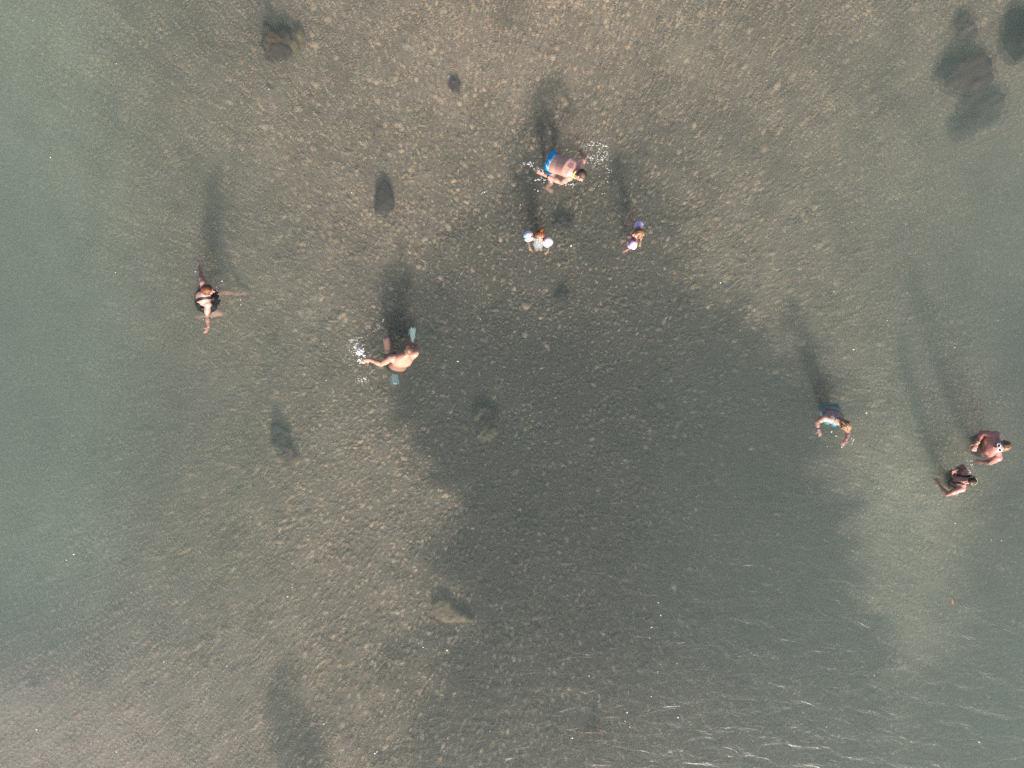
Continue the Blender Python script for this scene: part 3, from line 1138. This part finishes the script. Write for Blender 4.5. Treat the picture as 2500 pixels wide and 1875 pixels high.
# ---- children with inflatable armbands
def armband(c, a, b, cen, R, cols, notch):
    """puffed two-lobe ring round the upper arm with a pinched seam"""
    a, b = np.asarray(a), np.asarray(b)
    axis = unit(b - a)
    s1 = unit(notch - axis * np.dot(notch, axis))
    s2 = np.cross(axis, s1)
    nu, k = 40, 16
    v, f, cc = [], [], []
    for i in range(nu):
        t = 2 * math.pi * i / nu
        pin = math.exp(-(min(t, 2 * math.pi - t) / .22) ** 2)
        d = s1 * math.cos(t) + s2 * math.sin(t)
        mr = R * .50 * (1 - .62 * pin)
        for j in range(k):
            u = 2 * math.pi * j / k
            v.append(cen + d * (R * .52 + mr * math.cos(u)) + axis * (R * .86 * (1 - .45 * pin)) * math.sin(u))
            w = .5 + .5 * math.cos(t)
            q = np.array(cols[0]) * (1 - w ** 3) + np.array(cols[1]) * w ** 3
            if math.cos(t - .5) > .72 and math.sin(u) > .1:
                q = np.array(cols[2])
            cc.append(q)
    for i in range(nu):
        for j in range(k):
            f.append((i * k + j, ((i + 1) % nu) * k + j, ((i + 1) % nu) * k + (j + 1) % k, i * k + (j + 1) % k))
    A = Acc()
    A.add(v, f)
    o = extra(c, "armband", A, lambda _: np.array(cc), M_PLASTIC)
    B = Acc()
    B.cap(cen + s2 * R * .98, cen + s2 * R * 1.05, .011, .008, 8)
    extra(c, "valve", B, cols[2], M_PLASTIC, parent=o)


def bun(c, at, r, col, n=10, name="hair_bun"):
    A = Acc()
    rr = np.random.default_rng(5)
    A.ell(at, [[r * .8, 0, 0], [0, r * .8, 0], [0, 0, r * .8]])
    for _ in range(n):
        d = unit(rr.normal(size=3))
        A.ell(at + d * r * .6, [[r * .42, 0, 0], [0, r * .42, 0], [0, 0, r * .42]])
    extra(c, name, A, lambda v: np.array(col) * (1 + .4 * snoise(v, 55, 4))[:, None], M_HAIR, .05, 70, voxel=.007)


def kid_suit(color, color2):
    def d(c):
        lab, tt, par, sd, fr = c["lab"], c["tt"], c["par"], c["sd"], c["fr"]
        strap = (np.abs(np.abs(sd) - .075) < .028)
        m = ((lab == "torso") & ((tt < .72) | (strap & (tt < 1.1)))) | ((lab == "leg") & (par < .16))
        col = np.tile(np.array(color), (len(tt), 1))
        k = snoise(c["v"], 45, 3) > .55
        col[k] = color2
        c["shell"]("swimsuit", m, .007, col, M_CLOTH)
    return d


def dress_d(c):
    kid_suit((.45, .62, .72), (.75, .78, .82))(c)
    J = c["J"]
    armband(c, J["rsh"], J["rel"], W(1290, 577, .04), .098, [(.86, .86, .88), (.62, .55, .80), (.30, .66, .78)], np.array([.9, .1, .4]))
    armband(c, J["lsh"], J["lel"], W(1337, 591, .04), .098, [(.88, .86, .88), (.84, .62, .72), (.20, .55, .75)], np.array([-.7, .7, .3]))
    bun(c, W(1323, 561, .20), .048, (.16, .05, .018))


D_ = person(dict(
    label="child with hair bun and pale blue suit wearing white armbands with cyan and lilac ends", s=.60, fem=False, wide=.98,
    skin=(.70, .48, .39), hair=(.16, .05, .018), hair2=(.32, .12, .045), hairline=lambda h: h[:, 2] > np.where(h[:, 1] > .03, .055, np.where(h[:, 1] > -.02, -.02, -.085)),
    hairoff=.014, face=(-.05, -.80, .42), crown=(.12, .55, .85), headk=1.16,
    J=dict(pelvis=(1314, 595, -.38), chest=(1316, 587, -.14), neck=(1317, 583, -.01), head=(1318, 576, .10),
           lsh=(1330, 584, -.05), rsh=(1303, 582, -.05), rel=(1288, 586, -.08), rwr=(1292, 600, -.06), rhat=(1296, 612, -.06),
           lel=(1340, 596, -.08), lwr=(1338, 611, -.06), lhat=(1329, 623, -.06),
           lhip=(1319, 596, -.40), rhip=(1309, 596, -.40), lkn=(1320, 609, -.56), lan=(1317, 602, -.76), lto=(1318, 611, -.80),
           rkn=(1310, 609, -.55), ran=(1308, 600, -.74), rto=(1307, 609, -.79)),
    lha=dict(curl=.5), rha=dict(curl=.6), dress=dress_d))


def dress_e(c):
    kid_suit((.42, .10, .22), (.62, .34, .50))(c)
    J = c["J"]
    armband(c, J["rsh"], J["rel"], W(1559, 549, .02), .080, [(.74, .62, .88), (.60, .48, .82), (.66, .54, .86)], np.array([-.2, -.8, .5]))
    armband(c, J["lsh"], J["lel"], W(1544, 598, .03), .088, [(.90, .80, .86), (.56, .34, .66), (.62, .40, .78)], np.array([-.1, .9, .3]))
    bun(c, W(1570, 572, .15), .040, (.28, .15, .07), name="hair_bun")
    A = Acc()
    for q in range(7):
        o = (q - 3) * .011
        A.cap(c["P"](o * 1.2, -.10, -.02), W(1561 + q - 3, 596 + (q % 3) * 3, -.10), .022, .014)
    extra(c, "ponytail", A, lambda v: np.array([.30, .21, .13]) * (1 + .3 * snoise(v, 60, 4))[:, None], M_HAIR, .03, 60, voxel=.006)


E_ = person(dict(
    label="child with fair tied hair wearing purple and pink inflatable armbands", s=.60, wide=.98,
    skin=(.70, .44, .35), hair=(.10, .045, .022), hair2=(.30, .18, .09), hairline=lambda h: h[:, 2] > np.where(h[:, 1] > .03, .05, np.where(h[:, 1] > -.02, -.03, -.09)),
    hairoff=.015, face=(-.92, -.22, .25), crown=(.1, .1, 1), headk=1.16,
    J=dict(pelvis=(1552, 583, -.36), chest=(1553, 576, -.13), neck=(1555, 573, .0), head=(1558, 570, .11),
           lsh=(1551, 586, -.05), rsh=(1556, 559, -.05), rel=(1557, 545, -.07), rwr=(1546, 540, -.12), rhat=(1536, 546, -.15),
           lel=(1544, 603, -.07), lwr=(1532, 609, -.07), lhat=(1521, 615, -.08),
           lhip=(1552, 589, -.38), rhip=(1552, 578, -.38), lkn=(1533, 592, -.50), lan=(1530, 590, -.72), lto=(1519, 588, -.74),
           rkn=(1534, 578, -.48), ran=(1534, 580, -.72), rto=(1524, 578, -.75)),
    lha=dict(curl=.4), rha=dict(curl=.4), dress=dress_e))


# ---- woman in turquoise bikini, wet streaked hair
def dress_f(c):
    lab, tt, par, sd, fr = c["lab"], c["tt"], c["par"], c["sd"], c["fr"]
    T = (.03, .42, .52)
    m = ((lab == "torso") & (tt < .10)) | ((lab == "leg") & (par < .16))
    c["shell"]("bikini_bottom", m, .009, T, M_CLOTH)
    m = (lab == "torso") & (((fr > 0) & (tt > .42) & (tt < .78)) | ((tt > .52) & (tt < .59)) | ((np.abs(np.abs(sd) - .08) < .008) & (tt > .6) & (tt < 1.05)))
    c["shell"]("bikini_top", m, .008, T, M_CLOTH)
    A = Acc()
    P = c["P"]
    rr = np.random.default_rng(3)
    for q in range(9):
        o = (q - 4) * .013
        a, b, d = P(o, .045, .10 - abs(o) * .5), P(o * .9, -.085, .07), P(o * .4, -.125, -.06)
        A.cap(a, P(o * 1.1, -.02, .122 - abs(o) * .5), .010, .012, 8)
        A.cap(P(o * 1.1, -.02, .122 - abs(o) * .5), b, .012, .013, 8)
        A.cap(b, d, .013, .012, 8)
        A.cap(d, P(o * .4 + .02, -.13, -.15), .012, .006, 8)
    extra(c, "hair_strands", A, lambda v: np.where((np.sin(((v - c["J"]["head"]) @ c["hr"]) * 190) > .25)[:, None], [[.52, .34, .18]], [[.10, .04, .025]]) * (1 + .2 * snoise(v, 60, 2))[:, None], M_HAIR, voxel=.005)
    A = Acc()
    J = c["J"]
    band(A, J["rwr"] * .93 + J["rel"] * .07, J["rwr"] - J["rel"], .033, .008, 1.8)
    extra(c, "wristband", A, (.16, .10, .30), M_CLOTH)


F_ = person(dict(
    stand="lr", label="woman in a turquoise bikini leaning forward with both arms down in the water", fem=True, wide=1.15, deep=1.08, arm=1.2, leg=1.1,
    skin=(.68, .43, .36), hair=(.10, .04, .025), hair2=(.5, .32, .17), hairline=long_hair, hairoff=.010,
    face=(.35, -.62, -.70), crown=(.60, -.45, .66),
    J=dict(pelvis=(2026, 1003, -.36), chest=(2033, 1018, -.03), neck=(2048, 1029, .14), head=(2063, 1038, .22),
           rsh=(2013, 1021, .06), lsh=(2060, 1034, .04), rel=(1994, 1030, -.13), rwr=(1998, 1048, -.15), rhat=(2004, 1066, -.16),
           lel=(2071, 1055, -.12), lwr=(2066, 1072, -.07), lhat=(2059, 1084, -.05),
           lhip=(2035, 1003, -.40), rhip=(2015, 1003, -.40), lkn=(2035, 1014, -.82), lan=(2026, 1000, -1.2), lto=(2028, 1016, -1.25),
           rkn=(2014, 1014, -.82), ran=(2008, 998, -1.2), rto=(2008, 1014, -1.25)),
    rha=dict(curl=.7), lha=dict(curl=.9), dress=dress_f))


# ---- man with white sunglasses
def dress_g(c):
    trunks((.02, .035, .06), .016, .5, .16)(c)
    P, body = c["P"], c["body"]
    g = bpy.data.objects.new("sunglasses", None)
    COL.objects.link(g)
    g.parent = body
    g["label"] = "white framed dark sunglasses"
    A = Acc()
    hr, hf, hu, h_ = c["hr"], c["hf"], c["hu"], c["h_"]
    for q in (-1, 1):
        ctr = P(q * .036, .102, .010)
        band(A, ctr, hf + hr * q * .15, .031 * h_, .0115, .8, ax2=hu, er=.86)
        A.cap(P(q * .062, .096, .016), P(q * .084, .01, .012), .006, .005, 8)
        A.cap(P(q * .084, .01, .012), P(q * .084, -.02, .0), .005, .004, 8)
        L = Acc()
        L.ell(ctr, [hr * .025 * h_, hu * .022 * h_, hf * .004])
        lo = extra(c, "lens", L, (.015, .018, .035), M_PLASTIC)
        lo.parent = g
    A.cap(P(-.012, .106, .016), P(.012, .106, .016), .006, .006, 8)
    fo = extra(c, "frame", A, (.86, .86, .90), M_PLASTIC)
    fo.parent = g
    J = c["J"]
    A = Acc()
    band(A, J["rwr"] * .9 + J["rel"] * .1, J["rwr"] - J["rel"], .036, .009, 2.0)
    extra(c, "wristwatch", A, (.45, .33, .16), M_PLASTIC)


def paint_g(col, c):
    fr, tt, lab, sd = c["fr"], c["tt"], c["lab"], c["sd"]
    hairy = (lab == "torso") & (fr > .03) & (tt < .80) & (np.abs(sd) < .19)
    w = np.clip(.80 + .40 * snoise(c["v"], 26, 3) + .3 * snoise(c["v"], 70, 5), .15, .95) * sstep(.02, .08, fr) * sstep(.86, .62, tt)
    col[hairy] = col[hairy] * (1 - w[hairy, None]) + np.array([.05, .032, .026]) * w[hairy, None]
    fore = (lab == "arm") & (c["par"] > .4)
    col[fore] *= .92
    hl = c["hl"]
    beard = (lab == "head") & (hl[:, 2] < -.05) & (hl[:, 1] > .0) & ~((np.abs(hl[:, 0]) < .026) & (hl[:, 2] > -.078) & (hl[:, 1] > .08))
    col[beard] *= [.85, .85, .85]
    return col


G_ = person(dict(
    stand="lr", label="sunburnt man with hairy chest standing in the water in white sunglasses", wide=1.34, deep=1.3, belly=1.5, arm=1.2,
    skin=(.66, .32, .27), hair=(.11, .055, .03), hair2=(.30, .19, .10), hairline=short_hair, hairoff=.012,
    face=(-.80, -.18, .42), crown=(.42, .06, .85), headk=1.1,
    J=dict(pelvis=(2396, 1088, -.42), chest=(2420, 1089, .02), neck=(2437, 1089, .24), head=(2447, 1089, .36),
           rsh=(2431, 1062, .16), lsh=(2436, 1117, .16), rel=(2397, 1057, -.02), rwr=(2385, 1082, .05), rhat=(2375, 1108, .04),
           lel=(2419, 1129, -.10), lwr=(2396, 1127, -.26),
           lhip=(2392, 1101, -.48), rhip=(2390, 1076, -.48), lkn=(2368, 1104, -.96), lan=(2372, 1100, -1.44), lto=(2356, 1103, -1.50),
           rkn=(2366, 1074, -.96), ran=(2370, 1074, -1.44), rto=(2354, 1074, -1.50)),
    rha=dict(palm=(.3, 0, -1), curl=.5), lha=dict(curl=.4), paint=paint_g, dress=dress_g))


# ---- woman in dark olive suit with yellow hair band
def dress_h(c):
    lab, tt, par, sd, fr = c["lab"], c["tt"], c["par"], c["sd"], c["fr"]
    strap = (np.abs(np.abs(sd) - .07) < .02)
    m = ((lab == "torso") & ((tt < .74) | (strap & (tt < 1.08)))) | ((lab == "leg") & (par < .13))
    col = np.tile(np.array([.035, .030, .018]), (len(tt), 1))
    k = snoise(c["v"], 26, 3) > .35
    col[k] = (.09, .075, .035)
    c["shell"]("swimsuit", m, .009, col, M_CLOTH, .004 * snoise(c["v"], 40, 2))
    P, J = c["P"], c["J"]
    A = Acc()
    band(A, P(0, -.002, .078), c["hu"] * .85 + c["hf"] * .35, .072, .010, 1.9, ax2=c["hf"])
    extra(c, "headband", A, lambda v: np.where((snoise(v, 80, 3) > .3)[:, None], [[.16, .17, .05]], [[.50, .52, .20]]), M_CLOTH)
    A = Acc()
    band(A, J["neck"] + unit(J["head"] - J["neck"]) * .035, unit(J["head"] - J["neck"]), .066, .005, 1.0)
    extra(c, "necklace", A, (.02, .016, .016), M_PLASTIC)
    A = Acc()
    band(A, J["rwr"] * .93 + J["rel"] * .07, J["rwr"] - J["rel"], .032, .009, 2.0)
    extra(c, "wristwatch", A, (.02, .03, .10), M_PLASTIC)
    A = Acc()
    for q in range(8):
        o = (q - 3.5) * .017
        A.cap(P(o, -.07, .06), P(o * .9, -.10, -.03), .016, .016, 8)
        A.cap(P(o * .9, -.10, -.03), P(o * .5, -.10, -.13), .016, .008, 8)
    extra(c, "hair_strands", A, (.028, .014, .012), M_HAIR, .03, 60, voxel=.006)


H_ = person(dict(
    stand="lr", label="woman in a dark olive swimsuit with a yellow green headband raising one hand", fem=True, wide=1.15, deep=1.08, arm=1.2, leg=1.1,
    skin=(.66, .37, .31), hair=(.022, .012, .012), hair2=(.05, .022, .02), hairline=long_hair, hairoff=.014,
    face=(-.90, -.15, .22), crown=(.25, .05, 1),
    J=dict(pelvis=(2326, 1172, -.5), chest=(2340, 1173, -.12), neck=(2355, 1173, .07), head=(2366, 1173, .19),
           rsh=(2355, 1155, .0), lsh=(2348, 1193, .02), rel=(2349, 1138, -.16), rwr=(2337, 1146, .0), rhat=(2322, 1156, .04),
           lel=(2312, 1207, -.07), lwr=(2292, 1184, -.20), lhat=(2281, 1166, -.26),
           lhip=(2322, 1182, -.55), rhip=(2322, 1161, -.55), lkn=(2303, 1184, -.93), lan=(2306, 1180, -1.38), lto=(2292, 1182, -1.44),
           rkn=(2303, 1162, -.93), ran=(2306, 1162, -1.38), rto=(2292, 1162, -1.44)),
    rha=dict(palm=(-.5, -.5, .6), curl=.15, spread=.3), lha=dict(curl=.25, spread=.25), dress=dress_h))


# ------------------------------------------------------------------ splashes and flecks on the water
def drops(name, label, items, cat="splash"):
    """items: (px, py, z, r, stretch, angle)"""
    A = Acc()
    for px, py, z, r, st, an in items:
        p = W(px, py, z)
        c, s = math.cos(an), math.sin(an)
        A.ell(p, [[c * r * st, s * r * st, 0], [-s * r, c * r, 0], [0, 0, r * .7]], 7, 5)
    me = mesh(name, np.concatenate(A.v), A.f)
    me_o = link(name, me, M_FOAM)
    return tag(me_o, label, cat, kind="stuff")


def cloud(cx, cy, sx, sy, n, rmin, rmax, zmax=.05, ang=0.0):
    out = []
    for _ in range(int(n * .8)):
        u, w_ = random.gauss(0, 1) * sx, random.gauss(0, 1) * sy
        c, s = math.cos(ang), math.sin(ang)
        out.append((cx + u * c - w_ * s, cy + u * s + w_ * c, random.uniform(.0, zmax), random.uniform(rmin, rmax) ** 1.0, random.uniform(1, 2.2), random.uniform(0, 3.14)))
    return out


def line(pts, n, jit, rmin, rmax):
    out = []
    P_ = np.array(pts, float)
    for _ in range(n):
        t = random.uniform(0, len(P_) - 1.001)
        i = int(t)
        q = P_[i] * (1 - t + i) + P_[i + 1] * (t - i)
        d = P_[i + 1] - P_[i]
        if random.random() < .45:
            continue
        out.append((q[0] + random.gauss(0, jit) * 1.5, q[1] + random.gauss(0, jit) * 1.5, .006, random.uniform(rmin, rmax) * .8, random.uniform(1.2, 3), math.atan2(-d[1], d[0])))
    return out


it = cloud(878, 855, 7, 5, 90, .006, .020, .10, .9) + cloud(870, 852, 15, 10, 60, .003, .009, .15, .9) + cloud(882, 882, 4, 3, 40, .006, .014, .04) + \
    line([(853, 831), (873, 827), (884, 823)], 40, .9, .004, .010) + line([(893, 821), (905, 814), (921, 803), (933, 788), (937, 780)], 30, .6, .003, .006) + \
    cloud(885, 928, 9, 5, 34, .003, .009, .02, -.3) + line([(903, 913), (915, 900)], 10, .8, .003, .006) + cloud(855, 870, 14, 16, 26, .003, .006, .08) + \
    line([(903, 882), (915, 888), (928, 892)], 14, 1.0, .004, .008)
drops("water_splash", "white splash thrown up beside the hand of the man with pale fins", it)
it = line([(1417, 359), (1437, 355), (1452, 351), (1470, 356), (1487, 357)], 70, 2.2, .004, .010) + \
    line([(1490, 370), (1474, 388), (1461, 393), (1448, 403)], 50, 1.6, .004, .008) + line([(1426, 380), (1443, 385), (1449, 389)], 24, 1.0, .004, .009) + \
    line([(1462, 400), (1480, 410), (1492, 419)], 26, 1.6, .003, .007) + cloud(1465, 377, 16, 14, 70, .003, .007, .06) + \
    cloud(1470, 430, 14, 12, 16, .003, .006, .02) + cloud(1467, 462, 8, 5, 6, .004, .007, .02)
drops("water_splash", "scattered white spray ahead of the man in blue trunks", it)
it = line([(1365, 451), (1380, 449), (1392, 451), (1406, 452)], 55, 1.5, .004, .010) + line([(1310, 441), (1325, 436), (1340, 438), (1352, 440)], 50, 1.8, .004, .011) + \
    cloud(1291, 399, 7, 3, 30, .004, .009, .05) + cloud(1310, 410, 6, 4, 26, .003, .007, .08) + [(1313, 466, .004, .014, 1, 0), (1306, 463, .004, .008, 1, 0), (1328, 446, .004, .008, 1.5, 0)]
drops("water_splash", "foam flecks trailing along the swung arm of the man in blue trunks", it)
it = cloud(2079, 1072, 4, 4, 12, .004, .009, .02) + line([(2020, 1089), (2031, 1091)], 12, .7, .004, .008) + [(2055, 1091, .004, .013, 1.2, 0), (2030, 1054, .004, .015, 1, 0), (2041, 1064, .004, .010, 1.6, 0), (2115, 1008, .004, .014, 1.3, .3)]
drops("water_splash", "few bright drops round the hands of the woman in turquoise", it)
it = cloud(2371, 1129, 6, 4, 9, .005, .010, .02) + line([(2412, 1135), (2425, 1131), (2434, 1126)], 30, .9, .005, .010) + cloud(2366, 1151, 3, 2, 6, .005, .010, .03) + cloud(2338, 1208, 3, 2, 5, .004, .008, .02)
drops("water_splash", "small foam ring at the waist of the man in sunglasses", it)
it = [(518, 648, .004, .010, 1, 0), (477, 663, .004, .011, 1, 0), (542, 686, .004, .013, 1, 0), (587, 732, .004, .010, 1, 0), (588, 744, .004, .010, 1, 0), (496, 780, .004, .008, 1, 0), (517, 775, .004, .008, 1, 0)] + \
    line([(534, 735), (535, 728), (531, 712), (526, 699)], 14, .6, .003, .006)
drops("water_splash", "sparse drops round the woman in the black swimsuit", it)
it = []
for px, py, r in ((2332, 1277, .016), (1397, 1801, .022), (1531, 1739, .018), (1526, 1760, .015), (1538, 1774, .013), (180, 1353, .018), (162, 1367, .014), (89, 1781, .018),
                  (284, 1835, .018), (915, 1839, .02), (920, 1835, .015), (1091, 1587, .02), (1033, 1580, .013), (1022, 1570, .012), (1591, 1531, .013),
                  (1613, 1502, .015), (1607, 1471, .013), (1183, 469, .015), (2084, 853, .020), (1759, 690, .018), (1394, 600, .02), (400, 1615, .014),
                  (554, 1626, .014), (702, 1456, .016), (790, 1767, .016), (1586, 1557, .012), (2390, 1811, .016), (2280, 1818, .013), (1655, 1751, .018),
                  (2445, 1320, .011), (2420, 1318, .011), (123, 384, .012), (1270, 500, .012), (1590, 1700, .012), (2018, 1774, .012), (1606, 1640, .01)):
    it.append((px, py, .005, r * .75, random.uniform(1, 1.7), random.uniform(0, 3)))
for _ in range(26):
    it.append((random.uniform(20, 2480), random.uniform(30, 1850), .004, random.uniform(.005, .009), random.uniform(1, 2.5), random.uniform(0, 3)))
drops("foam_flecks", "tiny white foam specks drifting on the water", it, "foam")


# ------------------------------------------------------------------ small plants
def tuft():
    p = W(1452, 1782, -.7)
    z0 = bed1(p[0], p[1])
    p = W(1452, 1782, z0)
    v, f, c = [], [], []
    rr = np.random.default_rng(9)
    for i in range(90):
        clump = 0 if i < 64 else 1
        bx = rr.normal(.04 if not clump else -.12, .045)
        by = rr.normal(-.02, .11 if not clump else .06)
        w = rr.uniform(.004, .009)
        L = rr.uniform(.10, .26)
        dx, dy = rr.normal(0, .10), rr.uniform(.3, 1)
        col = np.array([.22, .10, .045]) * rr.uniform(.5, 1.4)
        n0 = len(v)
        for k in range(5):
            t = k / 4
            q = np.array([bx + dx * L * t, by + dy * L * t * t, .02 + L * .75 * math.sin(t * 1.4)])
            ww = w * (1 - t * .85)
            v += [q + [-ww, 0, 0], q + [ww, 0, 0], q + [0, ww * .5, ww * .8]]
            c += [col * (.7 + .5 * t)] * 3
        for k in range(4):
            a = n0 + 3 * k
            for u, w2 in ((0, 1), (1, 2), (2, 0)):
                f.append((a + u, a + w2, a + 3 + w2, a + 3 + u))
    me = mesh("seaweed_tuft", v, f)
    color_attr(me, np.array(c))
    o = link("seaweed_tuft", me, attr_mat("seaweed", rough=.6, var=.3, scale=60))
    o.location = (p[0], p[1], z0)
    tag(o, "rusty brown tuft of seaweed growing on dark gravel", "seaweed")


tuft()


def leaf():
    p = W(2325, 1470, .006)
    v, f = [], []
    for j in range(2):
        for i in range(9):
            t = i / 8
            w = .016 * math.sin(math.pi * min(t * 1.05, 1)) + .001
            for s_ in (-1, 0, 1):
                v.append((s_ * w, (t - .5) * .12, (.006 if s_ else .0) + .004 * math.sin(t * 3) - j * .0015))
    for j in range(2):
        for i in range(8):
            for k in range(2):
                a = j * 27 + i * 3 + k
                f.append((a, a + 1, a + 4, a + 3))
    me = mesh("floating_leaf", v, f)
    o = link("floating_leaf", me, simple_mat("dry_leaf", (.42, .17, .09), rough=.6, var=.3, scale=60))
    o.location = p
    o.rotation_euler = (0, 0, math.radians(15))
    tag(o, "small reddish dry leaf floating on the deep green water", "leaf")


leaf()
